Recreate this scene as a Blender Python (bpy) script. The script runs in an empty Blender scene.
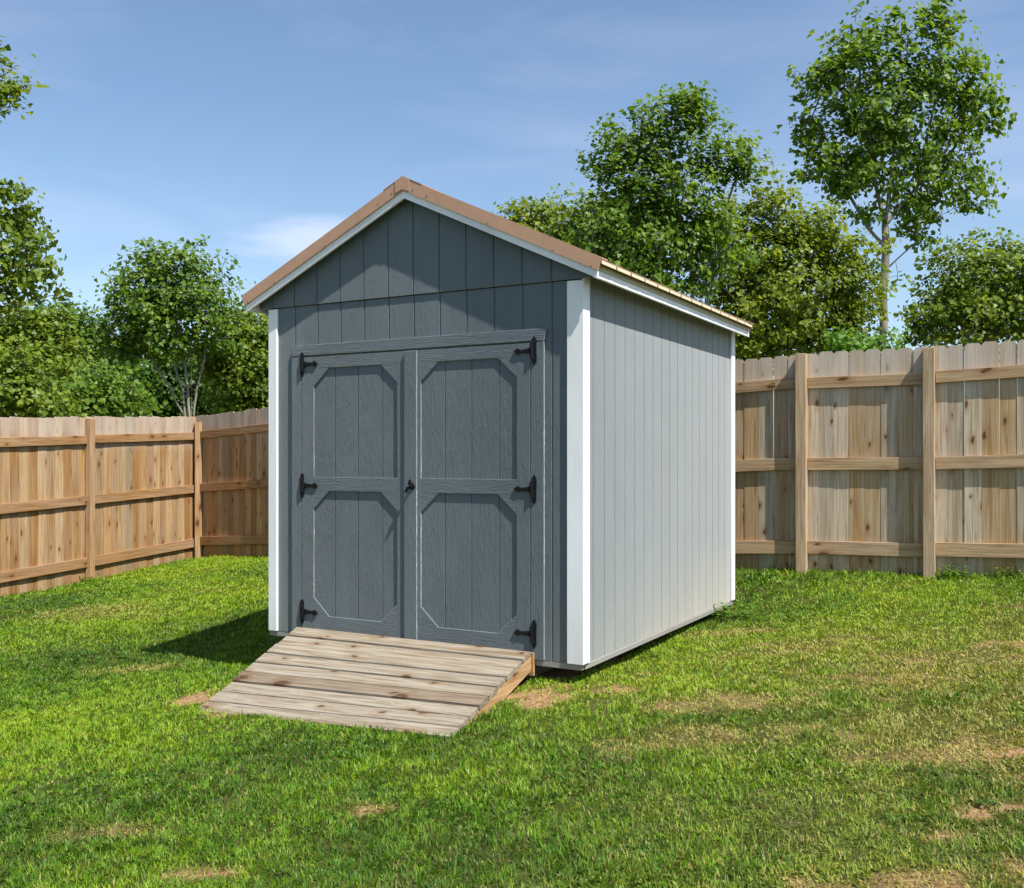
import bpy, bmesh, math, random
import numpy as np
from mathutils import Vector, Matrix

random.seed(7)
RNG = np.random.default_rng(11)
S = bpy.context.scene
COL = S.collection
CAM_H = 1.29
F = 987.83          # focal length in pixels of a 1024 wide frame

# ------------------------------------------------------------------ helpers
def tag(o, label=None, cat=None, group=None, kind=None):
    if label: o['label'] = label
    if cat: o['category'] = cat
    if group: o['group'] = group
    if kind: o['kind'] = kind
    return o

def empty(name, loc=(0, 0, 0), rz=0.0):
    o = bpy.data.objects.new(name, None)
    COL.objects.link(o)
    o.location = loc
    o.rotation_euler = (0, 0, rz)
    return o

def obj(name, bm, mat, parent=None, smooth=False):
    me = bpy.data.meshes.new(name)
    bmesh.ops.recalc_face_normals(bm, faces=bm.faces)
    bm.to_mesh(me)
    bm.free()
    for m in (mat if isinstance(mat, (list, tuple)) else [mat]):
        me.materials.append(m)
    if smooth:
        me.polygons.foreach_set('use_smooth', [True] * len(me.polygons))
    o = bpy.data.objects.new(name, me)
    COL.objects.link(o)
    if parent: o.parent = parent
    return o

def np_mesh(name, verts, loops, sizes, mat, parent=None, attrs=None):
    """Mesh straight from arrays; sizes = corners of each face."""
    me = bpy.data.meshes.new(name)
    me.vertices.add(len(verts))
    me.vertices.foreach_set('co', np.ascontiguousarray(verts, dtype=np.float32).ravel())
    loops = np.ascontiguousarray(loops, dtype=np.int32).ravel()
    me.loops.add(len(loops))
    me.loops.foreach_set('vertex_index', loops)
    sizes = np.asarray(sizes, dtype=np.int32)
    starts = np.concatenate([[0], np.cumsum(sizes)[:-1]]).astype(np.int32)
    me.polygons.add(len(sizes))
    me.polygons.foreach_set('loop_start', starts)
    me.update(calc_edges=True)
    for k, (dom, arr) in (attrs or {}).items():
        a = me.attributes.new(k, 'FLOAT', dom)
        a.data.foreach_set('value', np.ascontiguousarray(arr, dtype=np.float32))
    me.materials.append(mat)
    o = bpy.data.objects.new(name, me)
    COL.objects.link(o)
    if parent: o.parent = parent
    return o

def box(bm, x0, x1, y0, y1, z0, z1, bev=0.0):
    r = bmesh.ops.create_cube(bm, size=1.0)
    vs = r['verts']
    for v in vs:
        v.co = Vector((x0 + (v.co.x + .5) * (x1 - x0), y0 + (v.co.y + .5) * (y1 - y0), z0 + (v.co.z + .5) * (z1 - z0)))
    if bev > 0:
        es = list({e for v in vs for e in v.link_edges})
        bmesh.ops.bevel(bm, geom=es, offset=bev, segments=1, affect='EDGES', profile=.5)

def prism(bm, poly, axis, c0, c1, bev=0.0):
    """poly: 2-D outline; axis 'y': points are (x, z) swept in y; 'x': (y, z) swept in x; 'z': (x, y) swept in z"""
    def P(p, c):
        return {'y': (p[0], c, p[1]), 'x': (c, p[0], p[1]), 'z': (p[0], p[1], c)}[axis]
    a = [bm.verts.new(P(p, c0)) for p in poly]
    b = [bm.verts.new(P(p, c1)) for p in poly]
    fs = [bm.faces.new(a), bm.faces.new(b[::-1])]
    n = len(poly)
    for i in range(n):
        fs.append(bm.faces.new((a[i], b[i], b[(i + 1) % n], a[(i + 1) % n])))
    bmesh.ops.recalc_face_normals(bm, faces=fs)
    if bev > 0:
        es = list({e for v in a + b for e in v.link_edges})
        bmesh.ops.bevel(bm, geom=es, offset=bev, segments=1, affect='EDGES', profile=.5)

def grooved(bm, x0, x1, grooves, zbot, ztop, yf, yb, gw=.009, gd=.007, extra=()):
    """Vertical siding: front skin with grooves at y=yf, flat back at yb (front looks to -y)."""
    pts = [(x0, yf)]
    xs = sorted([(g, 'g') for g in grooves if x0 + gw < g < x1 - gw] + [(e, 'e') for e in extra if x0 < e < x1])
    for g, k in xs:
        if k == 'g':
            pts += [(g - gw / 2 - .0015, yf), (g - gw / 2 + .0015, yf + gd), (g + gw / 2 - .0015, yf + gd), (g + gw / 2 + .0015, yf)]
        else:
            pts.append((g, yf))
    pts.append((x1, yf))
    fb = [bm.verts.new((x, y, zbot(x))) for x, y in pts]
    ft = [bm.verts.new((x, y, ztop(x))) for x, y in pts]
    bb = [bm.verts.new((x, yb, zbot(x))) for x, y in pts]
    bt = [bm.verts.new((x, yb, ztop(x))) for x, y in pts]
    for i in range(len(pts) - 1):
        bm.faces.new((fb[i], fb[i + 1], ft[i + 1], ft[i]))
        bm.faces.new((bb[i + 1], bb[i], bt[i], bt[i + 1]))
        bm.faces.new((ft[i], ft[i + 1], bt[i + 1], bt[i]))
        bm.faces.new((fb[i + 1], fb[i], bb[i], bb[i + 1]))
    bm.faces.new((fb[0], ft[0], bt[0], bb[0]))
    bm.faces.new((fb[-1], bb[-1], bt[-1], ft[-1]))

SCREW = {}
def screw(parent, loc, r):
    if r not in SCREW:
        bm = bmesh.new()
        bmesh.ops.create_uvsphere(bm, u_segments=8, v_segments=5, radius=r)
        bmesh.ops.scale(bm, verts=bm.verts, vec=(1, .7, .7))
        SCREW[r] = obj('screw', bm, M_steel, parent)
        o = SCREW[r]
    else:
        o = SCREW[r].copy()
        COL.objects.link(o)
        o.parent = parent
    o.location = loc
    return o

def vnoise(x, y, scale, seed):
    """Smooth value noise in 0..1 on arrays."""
    g = np.random.default_rng(seed).random((256, 256))
    u, v = np.asarray(x) * scale + 1000.3, np.asarray(y) * scale + 1000.7
    i, j = np.floor(u).astype(int), np.floor(v).astype(int)
    a, b = u - i, v - j
    a, b = a * a * (3 - 2 * a), b * b * (3 - 2 * b)
    i0, j0, i1, j1 = i % 256, j % 256, (i + 1) % 256, (j + 1) % 256
    return (g[i0, j0] * (1 - a) + g[i1, j0] * a) * (1 - b) + (g[i0, j1] * (1 - a) + g[i1, j1] * a) * b

def fnoise(x, y, scale, seed, octs=3):
    t, w, s = 0, 0, 1.0
    for k in range(octs):
        t = t + s * vnoise(x, y, scale * 2 ** k, seed + k)
        w += s
        s *= .5
    return t / w

# ------------------------------------------------------------------ materials
class NT:
    def __init__(self, name):
        self.m = bpy.data.materials.new(name)
        self.m.use_nodes = True
        self.t = self.m.node_tree
        self.t.nodes.clear()
        self.out = self.n('ShaderNodeOutputMaterial')
    def n(self, kind, **kw):
        nd = self.t.nodes.new(kind)
        for k, v in kw.items():
            if k == 'inp':
                for s, val in v.items():
                    nd.inputs[s].default_value = val
            else:
                setattr(nd, k, v)
        return nd
    def l(self, a, b):
        self.t.links.new(a, b)
    def bsdf(self, rough=.7, spec=.3, metal=0.0):
        b = self.n('ShaderNodeBsdfPrincipled', inp={'Roughness': rough, 'Specular IOR Level': spec, 'Metallic': metal})
        self.l(b.outputs[0], self.out.inputs[0])
        return b
    def coord(self, kind='Object', scale=(1, 1, 1), rnd=0.0, rot=(0, 0, 0)):
        tc = self.n('ShaderNodeTexCoord')
        mp = self.n('ShaderNodeMapping')
        mp.inputs['Scale'].default_value = scale
        mp.inputs['Rotation'].default_value = rot
        src = tc.outputs[kind]
        if rnd:
            ge = self.n('ShaderNodeNewGeometry')
            mu = self.n('ShaderNodeMath', operation='MULTIPLY', inp={1: rnd})
            self.l(ge.outputs['Random Per Island'], mu.inputs[0])
            oi = self.n('ShaderNodeObjectInfo')
            m2 = self.n('ShaderNodeMath', operation='MULTIPLY_ADD', inp={1: rnd * 3})
            self.l(oi.outputs['Random'], m2.inputs[0])
            self.l(mu.outputs[0], m2.inputs[2])
            ad = self.n('ShaderNodeVectorMath', operation='ADD')
            self.l(src, ad.inputs[0])
            self.l(m2.outputs[0], ad.inputs[1])
            src = ad.outputs[0]
        self.l(src, mp.inputs[0])
        return mp.outputs[0]
    def noise(self, vec, scale=5, detail=4, rough=.55, dist=0.0):
        n = self.n('ShaderNodeTexNoise', inp={'Scale': scale, 'Detail': detail, 'Roughness': rough, 'Distortion': dist})
        self.l(vec, n.inputs['Vector'])
        return n.outputs['Fac']
    def ramp(self, fac, stops):
        r = self.n('ShaderNodeValToRGB')
        cr = r.color_ramp
        while len(cr.elements) < len(stops):
            cr.elements.new(.5)
        for e, (p, c) in zip(cr.elements, stops):
            e.position = p
            e.color = (*c, 1) if len(c) == 3 else c
        self.l(fac, r.inputs[0])
        return r.outputs[0]
    def mix(self, fac, a, b, mode='MIX'):
        m = self.n('ShaderNodeMix', data_type='RGBA', blend_type=mode)
        for s, v in ((m.inputs[0], fac), (m.inputs[6], a), (m.inputs[7], b)):
            if isinstance(v, (int, float)): s.default_value = v
            elif isinstance(v, tuple): s.default_value = (*v, 1)
            else: self.l(v, s)
        return m.outputs[2]
    def math(self, op, a, b=0.0, c=None):
        m = self.n('ShaderNodeMath', operation=op)
        for i, v in enumerate((a, b) if c is None else (a, b, c)):
            if isinstance(v, (int, float)): m.inputs[i].default_value = v
            else: self.l(v, m.inputs[i])
        return m.outputs[0]
    def maprange(self, v, a, b, c=0.0, d=1.0):
        m = self.n('ShaderNodeMapRange', inp={1: a, 2: b, 3: c, 4: d})
        self.l(v, m.inputs[0])
        return m.outputs[0]
    def bump(self, h, strength, dist, b, prev=None):
        n = self.n('ShaderNodeBump', inp={'Strength': strength, 'Distance': dist})
        self.l(h, n.inputs['Height'])
        if prev is not None: self.l(prev, n.inputs['Normal'])
        self.l(n.outputs[0], b.inputs['Normal'])
        return n.outputs[0]

def paint_mat(name, col, rough=.5, grain=1.0, along='z', dirt=None, spec=.4, sheen_lift=1.0):
    t = NT(name)
    b = t.bsdf(rough, spec)
    if sheen_lift:                       # sheen added to brighten the sunlit side wall, in place of stronger light
        b.inputs['Sheen Weight'].default_value = sheen_lift
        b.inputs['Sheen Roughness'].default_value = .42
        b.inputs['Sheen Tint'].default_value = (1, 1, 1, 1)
    sc = lambda q: (q, 1, 1) if along == 'x' else (1, 1, q)
    g1 = t.noise(t.coord('Object', sc(.07)), 135, 3, .6, .4)
    g2 = t.noise(t.coord('Object', sc(.16)), 58, 3, .6, .9)
    g3 = t.noise(t.coord('Object', sc(.5)), 230, 2, .5)
    patchy = t.maprange(t.noise(t.coord('Object', sc(.5)), 6, 3, .5), .38, .62, .35, 1)
    h = t.math('ADD', t.math('MULTIPLY', t.maprange(g1, .4, .68), .8), t.math('MULTIPLY', t.maprange(g2, .48, .60), .9))
    h = t.math('MULTIPLY', t.math('ADD', h, t.math('MULTIPLY', g3, .5)), patchy)
    t.bump(h, min(1, .6 * grain), .0022 * grain, b)
    big = t.noise(t.coord('Object', (1, 1, .35)), 2.1, 4, .6)
    c2 = tuple(x * .86 for x in col)
    c3 = tuple(min(1, x * 1.1 + .006) for x in col)
    c = t.ramp(big, [(.3, c2), (.5, col), (.72, c3)])
    fine = t.noise(t.coord('Object'), 260, 2, .5)
    c = t.mix(t.maprange(fine, .62, .8, 0, .12), c, tuple(min(1, x * 1.5 + .02) for x in col))
    if dirt:
        dcol, z0, z1, amt, gen = dirt
        sep = t.n('ShaderNodeSeparateXYZ')
        t.l(t.coord('Object'), sep.inputs[0])
        f = t.maprange(sep.outputs[2], z0, z1, 1, 0)
        n2 = t.noise(t.coord('Object', (1, 1, .5)), 3.3, 5, .62)
        n3 = t.noise(t.coord('Object'), 45, 3, .6)
        f = t.math('MULTIPLY', t.math('POWER', f, 1.6), t.maprange(n2, .25, .7, .35, 1))
        f = t.math('MULTIPLY', f, t.maprange(n3, .3, .7, .7, 1))
        if gen:
            f = t.math('MULTIPLY', f, t.maprange(sep.outputs[1], -1.5, 1.4, .2, 1.15))
        c = t.mix(t.math('MULTIPLY', f, amt), c, dcol)
    t.l(c, b.inputs['Base Color'])
    return t.m

def wood_mat(name, tones, grain_axis='z', knots=True, gray=.3, rough=.85, rnd=23.0, knot_scale=1.0, varn=1.0, flat='y', top=0.0):
    """Rough sawn lumber: grain along an axis of the object's own frame, each board its own offset and tone."""
    t = NT(name)
    b = t.bsdf(rough, .15)
    def sc(long_, cross):
        return {'x': (long_, cross, cross), 'y': (cross, long_, cross), 'z': (cross, cross, long_)}[grain_axis]
    v = t.coord('Object', sc(.9, 26), rnd)
    g = t.noise(v, 1.6, 5, .62, 1.3)
    fine = t.noise(t.coord('Object', sc(3.0, 210), rnd), 1.0, 3, .6, .3)
    ge = t.n('ShaderNodeNewGeometry')
    base = t.ramp(ge.outputs['Random Per Island'], [(i / (len(tones) - 1), c) for i, c in enumerate(tones)])
    dark = t.mix(1.0, base, (.60, .50, .40), 'MULTIPLY')
    c = t.mix(t.math('MULTIPLY', t.maprange(g, .44, .64), .9 * varn), base, dark)
    st = t.noise(t.coord('Object', sc(.35, 14), rnd), 1.0, 3, .6, .5)
    c = t.mix(t.math('MULTIPLY', t.maprange(st, .55, .72), .55 * varn), c, t.mix(1.0, base, (.50, .42, .34), 'MULTIPLY'))
    light = t.mix(1.0, base, (1.25, 1.22, 1.2), 'MULTIPLY')
    c = t.mix(t.math('MULTIPLY', t.maprange(g, .45, .28), .6), c, light)
    c = t.mix(t.maprange(fine, .4, .75, 0, .28), c, t.mix(1.0, base, (.5, .45, .4), 'MULTIPLY'))
    w = t.noise(t.coord('Object', sc(.5, 2.2), rnd), 1.3, 4, .6)
    c = t.mix(t.math('MULTIPLY', t.maprange(w, .42, .7), gray), c, (.40, .38, .345))
    if knots:
        kv = t.coord('Object', sc(3.4 * knot_scale, 7.6 * knot_scale), rnd)
        nz = t.noise(t.coord('Object', sc(9, 26), rnd), 1, 2)
        ad = t.n('ShaderNodeVectorMath', operation='ADD')
        t.l(kv, ad.inputs[0])
        t.l(t.math('MULTIPLY', nz, .32), ad.inputs[1])
        sp = t.n('ShaderNodeSeparateXYZ')
        t.l(ad.outputs[0], sp.inputs[0])
        cb = t.n('ShaderNodeCombineXYZ')
        for q, ax in enumerate([ax for ax in 'xyz' if ax != flat]):
            t.l(sp.outputs['xyz'.index(ax)], cb.inputs[q])
        vo = t.n('ShaderNodeTexVoronoi', feature='F1', voronoi_dimensions='2D', inp={'Scale': 1.0, 'Randomness': 1.0})
        t.l(cb.outputs[0], vo.inputs['Vector'])
        has = t.n('ShaderNodeSeparateColor')
        t.l(vo.outputs['Color'], has.inputs[0])
        d = t.math('DIVIDE', vo.outputs['Distance'], t.maprange(has.outputs[1], 0, 1, .5, 1.45))
        on = t.math('GREATER_THAN', has.outputs[0], .56)
        halo = t.math('MULTIPLY', t.maprange(d, .34, .09), on)
        core = t.math('MULTIPLY', t.maprange(d, .115, .05), on)
        c = t.mix(t.math('MULTIPLY', halo, .55), c, t.mix(1.0, base, (.62, .42, .25), 'MULTIPLY'))
        c = t.mix(t.math('MULTIPLY', core, .85), c, (.060, .030, .016))
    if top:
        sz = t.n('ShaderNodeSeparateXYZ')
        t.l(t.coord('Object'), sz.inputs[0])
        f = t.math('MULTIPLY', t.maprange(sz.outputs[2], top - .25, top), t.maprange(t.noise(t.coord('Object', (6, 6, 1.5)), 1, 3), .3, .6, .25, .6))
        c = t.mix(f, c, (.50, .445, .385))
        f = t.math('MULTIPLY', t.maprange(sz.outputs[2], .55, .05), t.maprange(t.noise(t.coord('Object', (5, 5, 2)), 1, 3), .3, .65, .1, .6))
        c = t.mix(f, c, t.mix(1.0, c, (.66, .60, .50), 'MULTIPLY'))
    t.l(c, b.inputs['Base Color'])
    hh = t.math('ADD', t.math('MULTIPLY', g, 1.0), t.math('MULTIPLY', fine, .8))
    t.bump(hh, .5, .003, b)
    return t.m

def leaf_mat(name, dark, mid, light, trans=.5):
    t = NT(name)
    at = t.n('ShaderNodeAttribute', attribute_name='tone')
    c = t.ramp(at.outputs['Fac'], [(.0, dark), (.5, mid), (1.0, light)])
    df = t.n('ShaderNodeBsdfPrincipled', inp={'Roughness': .45, 'Specular IOR Level': .35})
    t.l(c, df.inputs['Base Color'])
    tr = t.n('ShaderNodeBsdfTranslucent')
    t.l(t.mix(1.0, c, (1.25, 1.15, .55), 'MULTIPLY'), tr.inputs[0])
    mx = t.n('ShaderNodeMixShader', inp={0: trans})
    t.l(df.outputs[0], mx.inputs[1])
    t.l(tr.outputs[0], mx.inputs[2])
    t.l(mx.outputs[0], t.out.inputs[0])
    return t.m

def bark_mat(name, col):
    t = NT(name)
    b = t.bsdf(.9, .1)
    n = t.noise(t.coord('Object', (1, 1, .25)), 9, 5, .65, .6)
    c = t.ramp(n, [(.3, tuple(x * .5 for x in col)), (.55, col), (.75, tuple(min(1, x * 1.35) for x in col))])
    t.l(c, b.inputs['Base Color'])
    t.bump(n, .6, .03, b)
    return t.m

def plain_mat(name, col, rough=.5, metal=0.0, spec=.4, bump=0.0, var=.12):
    t = NT(name)
    b = t.bsdf(rough, spec, metal)
    n = t.noise(t.coord('Object'), 14, 4, .6)
    c = t.ramp(n, [(.3, tuple(x * (1 - var) for x in col)), (.7, tuple(min(1, x * (1 + var)) for x in col))])
    t.l(c, b.inputs['Base Color'])
    if bump: t.bump(t.noise(t.coord('Object'), 60, 3), .4, bump, b)
    return t.m

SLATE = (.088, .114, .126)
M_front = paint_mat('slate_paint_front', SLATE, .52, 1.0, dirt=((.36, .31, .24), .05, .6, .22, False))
M_side = paint_mat('slate_paint_side', SLATE, .52, .5, dirt=((.42, .33, .20), .04, .75, .9, True))  # dirt splashed on the foot, with warm grass bounce mixed into its beige
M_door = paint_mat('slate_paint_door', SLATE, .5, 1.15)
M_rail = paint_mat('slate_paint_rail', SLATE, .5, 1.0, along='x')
M_white = paint_mat('white_trim_paint', (.80, .80, .80), .5, .45, dirt=((.42, .37, .28), .05, .4, .3, False), sheen_lift=0)
M_skid = paint_mat('grey_skid_paint', (.27, .26, .235), .7, .8, along='x', sheen_lift=0)
M_brown = plain_mat('brown_roof_metal', (.47, .27, .165), .42, 0.0, .5, 0, .06)
M_rib = plain_mat('dark_brown_roof_metal', (.14, .085, .055), .45)
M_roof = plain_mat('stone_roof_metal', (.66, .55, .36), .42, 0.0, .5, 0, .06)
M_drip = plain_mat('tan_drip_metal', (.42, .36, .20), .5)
M_soffit = plain_mat('bare_roof_sheathing', (.16, .13, .10), .9)
M_black = plain_mat('black_iron', (.006, .006, .007), .6, 0.0, .22)
M_steel = plain_mat('screw_steel', (.35, .33, .31), .4, .9)

FENCE_TONES_L = [(.34, .18, .06), (.45, .285, .13), (.28, .17, .072), (.52, .365, .20), (.38, .19, .052), (.44, .31, .175), (.32, .24, .14), (.47, .29, .125)]
FENCE_TONES_R = [(.43, .315, .195), (.55, .445, .315), (.36, .275, .18), (.58, .49, .37), (.44, .28, .12), (.50, .41, .29), (.41, .335, .235)]
M_picket_l = wood_mat('cedar_picket_golden', FENCE_TONES_L, 'z', gray=.25, top=1.9)  # golden brown cedar of the left and back runs
M_picket_r = wood_mat('cedar_picket_weathered', FENCE_TONES_R, 'z', gray=.4, top=1.85)
M_rail_l = wood_mat('cedar_rail_golden', [(.38, .21, .085), (.32, .17, .065), (.40, .24, .11)], 'x', gray=.2, knot_scale=.8)
M_rail_r = wood_mat('cedar_rail_weathered', [(.45, .285, .14), (.40, .26, .14), (.50, .36, .21)], 'x', gray=.2, knot_scale=.8)
M_post_l = wood_mat('cedar_post_golden', [(.38, .23, .105), (.43, .27, .135)], 'z', gray=.25, knot_scale=.7)
M_post_r = wood_mat('cedar_post_weathered', [(.46, .315, .175), (.48, .36, .235)], 'z', gray=.2, knot_scale=.7)
M_plank = wood_mat('weathered_ramp_plank', [(.245, .212, .165), (.305, .267, .208), (.275, .232, .165), (.225, .196, .150)], 'x', gray=.12, knot_scale=.8, varn=1.3, flat='z')
M_plank_tan = wood_mat('tan_ramp_plank', [(.235, .19, .14), (.255, .205, .15)], 'x', gray=.15, knot_scale=.7, varn=1.2, flat='z')
M_stringer = wood_mat('golden_ramp_timber', [(.40, .245, .115), (.44, .275, .13)], 'y', gray=.08, knot_scale=.6, flat='x')

# ------------------------------------------------------------------ terrain
CTRL = np.array([
    (-4, 1, -.36), (0, 1, -.26), (4, 1, -.02), (-3, 3, -.34), (-1, 3, -.27), (0, 3, -.22), (2, 3, -.10), (4, 3, .02),
    (-4, 5, -.33), (-2.4, 4.6, -.31), (0, 4.4, -.185), (1.2, 4.7, -.09), (2.2, 5, -.01), (4, 5, .09), (-1.9, 6.07, -.245), (-.3, 5.2, -.155), (-1.1, 5.6, -.20),
    (.41, 5.75, -.055), (.1, 5.7, -.075), (.75, 5.7, -.045), (.78, 6.45, -.055), (1.15, 7.1, -.045), (1.52, 7.78, -.025), (1.9, 8.45, .0), (2.4, 7.6, .085), (3.0, 6.4, .12), (4.6, 6.4, .22),
    (-1.75, 7.05, -.19), (-2.2, 7.2, -.27), (-3.05, 8.2, -.34), (-3.6, 7, -.36), (-1.9, 8.4, -.2), (-1.3, 9.3, -.13), (-5, 8, -.28), (-.6, 6.4, -.08), (-.2, 7.6, -.02), (-.7, 8.7, -.03), (.4, 8.8, .02),
    (-5.9, 9.9, -.27), (-5.65, 10.9, -.255), (-5.24, 12.2, -.235), (-4.6, 14.4, -.18), (-3.9, 13.8, -.09), (-3.26, 13.2, -.03), (-2, 12.1, .05), (-.22, 10.5, .15),
    (-3.5, 10.5, -.16), (-2, 10, -.09), (.6, 10.06, .19), (1.3, 9.7, .20), (2.08, 9.3, .222), (2.65, 9.0, .255), (3.6, 8.52, .285), (4.25, 8.19, .31), (5.4, 7.6, .33), (6.5, 7, .34),
    (1.75, 9.05, .11), (2.3, 8.7, .155), (3.2, 8.0, .21), (4.2, 7.4, .27),
    (-8, 6, -.3), (-9, 12, -.1), (8, 4, .2), (-5, 18, 0), (0, 16, .2), (6, 14, .4), (9, 9, .4), (-10, 20, 0), (10, 20, .4), (0, 24, .2), (0, -4, -.3)])

_K = np.sqrt((CTRL[:, None, 0] - CTRL[None, :, 0]) ** 2 + (CTRL[:, None, 1] - CTRL[None, :, 1]) ** 2 + .16)
_n = len(CTRL)
_M = np.zeros((_n + 1, _n + 1))
_M[:_n, :_n] = _K - np.eye(_n) * .02
_M[:_n, _n] = _M[_n, :_n] = 1
CW = np.linalg.solve(_M, np.concatenate([CTRL[:, 2], [0]]))

def terrain(x, y):
    x, y = np.asarray(x, float), np.asarray(y, float)
    shp = x.shape
    xf, yf = x.ravel(), y.ravel()
    out = np.empty(len(xf))
    for i in range(0, len(xf), 60000):
        d2 = (xf[i:i + 60000, None] - CTRL[None, :, 0]) ** 2 + (yf[i:i + 60000, None] - CTRL[None, :, 1]) ** 2
        out[i:i + 60000] = np.sqrt(d2 + .16) @ CW[:-1] + CW[-1]
    out += (fnoise(xf, yf, 1.7, 3, 3) - .5) * .03
    return out.reshape(shp)

TH = .50684
U = np.array([-math.cos(TH), math.sin(TH)])     # along the shed's front, to the left
V = np.array([math.sin(TH), math.cos(TH)])      # into the shed's depth
A0 = np.array([.4119, 5.8118])                  # front right corner
W2, L2 = 1.22, 1.525
CEN = A0 + U * W2 + V * L2

def shed_ab(x, y):
    dx, dy = x - A0[0], y - A0[1]
    return dx * U[0] + dy * U[1], dx * V[0] + dy * V[1]

# bare and dry patches: (x, y, rx, ry, bare strength, dry strength)
PATCH = [(.13, 5.66, .24, .16, .9, .6), (.50, 5.72, .20, .08, .6, .8), (.85, 6.12, .08, .05, .35, .8),
         (-1.98, 6.28, .20, .13, .97, .9), (-1.62, 5.88, .20, .07, .5, .6), (1.92, 3.86, .13, .05, .7, .9), (1.62, 3.66, .16, .045, .6, .9), (2.02, 3.68, .09, .035, .6, .9), (1.78, 3.78, .06, .03, .6, .8), (1.9, 4.5, .35, .16, .3, .85), (1.35, 3.3, .45, .10, .45, .9),
         (.65, 3.12, .5, .12, .55, .9), (2.2, 4.6, .3, .15, .25, .9), (.95, 4.9, .35, .15, .2, .8), (1.2, 5.4, .4, .15, .3, .8), (2.2, 5.7, .4, .2, .25, .8),
         (1.65, 7.4, .25, .12, .3, .8), (2.7, 6.0, .5, .25, .15, .7), (-.2, 3.35, .35, .08, .3, .7), (-1.15, 3.7, .12, .05, .5, .6), (-.6, 4.25, .1, .05, .5, .6), (-1.7, 4.2, .2, .08, .3, .5),
         (-4.2, 9.8, .5, .3, .1, .7), (-2.9, 7.6, .3, .15, .15, .7), (2.0, 6.6, .45, .2, .15, .7), (3.4, 5.1, .5, .3, .2, .8)]

def patches(x, y):
    bare = np.zeros_like(x)
    dry = np.zeros_like(x)
    wob = (fnoise(x, y, 9, 21, 4) - .5) * 2.4 + (vnoise(x, y, 30, 27) - .5) * .9
    for px, py, rx, ry, b, d in PATCH:
        q = np.sqrt(((x - px) / rx) ** 2 + ((y - py) / ry) ** 2) + wob
        bare = np.maximum(bare, b * np.clip(1.35 - q, 0, 1))
        dry = np.maximum(dry, d * .8 * np.clip((1.8 - q) / 1.2, 0, 1))
    right = np.clip((x + .2) / 3.0, 0, 1) * np.clip((8.2 - y) / 3, 0, 1)
    n1 = fnoise(x, y, 4.2, 41, 4)
    dry = np.maximum(dry, np.maximum(np.clip((n1 - .50) * 4, 0, 1) * (.06 + .5 * right), np.clip((fnoise(x, y, 1.3, 45, 4) - .49) * 3.0, 0, .65) * right))
    bare = np.maximum(bare, np.clip((fnoise(x, y, 3.4, 51, 3) - .66) * 5, 0, .75) * (.25 + .75 * right))
    a, b = shed_ab(x, y)
    under = (a > .16) & (a < 2.35) & (b > .12) & (b < 3.0)
    bare = np.where(under, .95, bare)
    return bare, dry

def make_ground():
    def axis(lo, hi, step, far, n):
        core = np.arange(lo, hi + 1e-6, step)
        g = np.geomspace(step * 2, far, n)
        return np.concatenate([(lo - np.cumsum(g))[::-1], core, hi + np.cumsum(g)])
    xs = axis(-8, 8, .07, 120, 20)
    ys = axis(0, 16, .07, 120, 20)
    X, Y = np.meshgrid(xs, ys)
    Z = terrain(X, Y)
    far = np.clip((np.hypot(X, Y - 8) - 18) / 25, 0, 1)
    Z = Z * (1 - far) + .1 * far
    nx, ny = len(xs), len(ys)
    idx = np.arange(nx * ny).reshape(ny, nx)
    q = np.stack([idx[:-1, :-1], idx[:-1, 1:], idx[1:, 1:], idx[1:, :-1]], -1).reshape(-1, 4)
    bare, dry = patches(X.ravel(), Y.ravel())
    t = NT('soil_and_thatch')
    b = t.bsdf(.95, .1)
    ab = t.n('ShaderNodeAttribute', attribute_name='bare')
    n = t.noise(t.coord('Object'), 38, 6, .7)
    n2 = t.noise(t.coord('Object'), 9, 4, .6)
    soil = t.ramp(n, [(.3, (.17, .085, .04)), (.5, (.33, .19, .10)), (.72, (.52, .37, .22))])
    that = t.ramp(n, [(.3, (.030, .045, .010)), (.55, (.075, .085, .022)), (.75, (.18, .15, .06))])
    f = t.math('MULTIPLY', ab.outputs['Fac'], t.maprange(n2, .3, .6, .6, 1.4))
    t.l(t.mix(t.maprange(f, .12, .6), that, soil), b.inputs['Base Color'])
    t.bump(n, 1, .02, b)
    o = np_mesh('ground', np.stack([X.ravel(), Y.ravel(), Z.ravel()], 1), q, np.full(len(q), 4), t.m, attrs={'bare': ('POINT', bare)})
    o.data.polygons.foreach_set('use_smooth', [True] * len(q))
    tag(o, 'soil and thatch beneath the back yard lawn', 'ground', kind='structure')
make_ground()

# ------------------------------------------------------------------ fence lines (needed by the lawn too)
FL = [(-7.22, 5.42), (-6.56, 7.68), (-5.9, 9.94), (-5.24, 12.2), (-4.6, 14.4)]
FB = [(-4.6, 14.4), (-3.05, 13.01), (-1.6, 11.72), (-.22, 10.48)]
def on_right(x): return (x, 9.3 - .513 * (x - 2.08))
FR = [on_right(x) for x in (-.22, .742, 1.70, 2.653, 3.605, 4.56, 5.51)]
def seg_dist(x, y, line):
    d = np.full(np.shape(x), 9.0)
    s = np.full(np.shape(x), 9.0)
    for (x0, y0), (x1, y1) in zip(line[:-1], line[1:]):
        L = math.hypot(x1 - x0, y1 - y0)
        ux, uy = (x1 - x0) / L, (y1 - y0) / L
        t = np.clip((x - x0) * ux + (y - y0) * uy, 0, L)
        dd = np.hypot(x - x0 - ux * t, y - y0 - uy * t)
        side = (x - x0) * uy - (y - y0) * ux            # + on the yard's side
        s = np.where(dd < d, side, s)
        d = np.minimum(d, dd)
    return d, s

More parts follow.
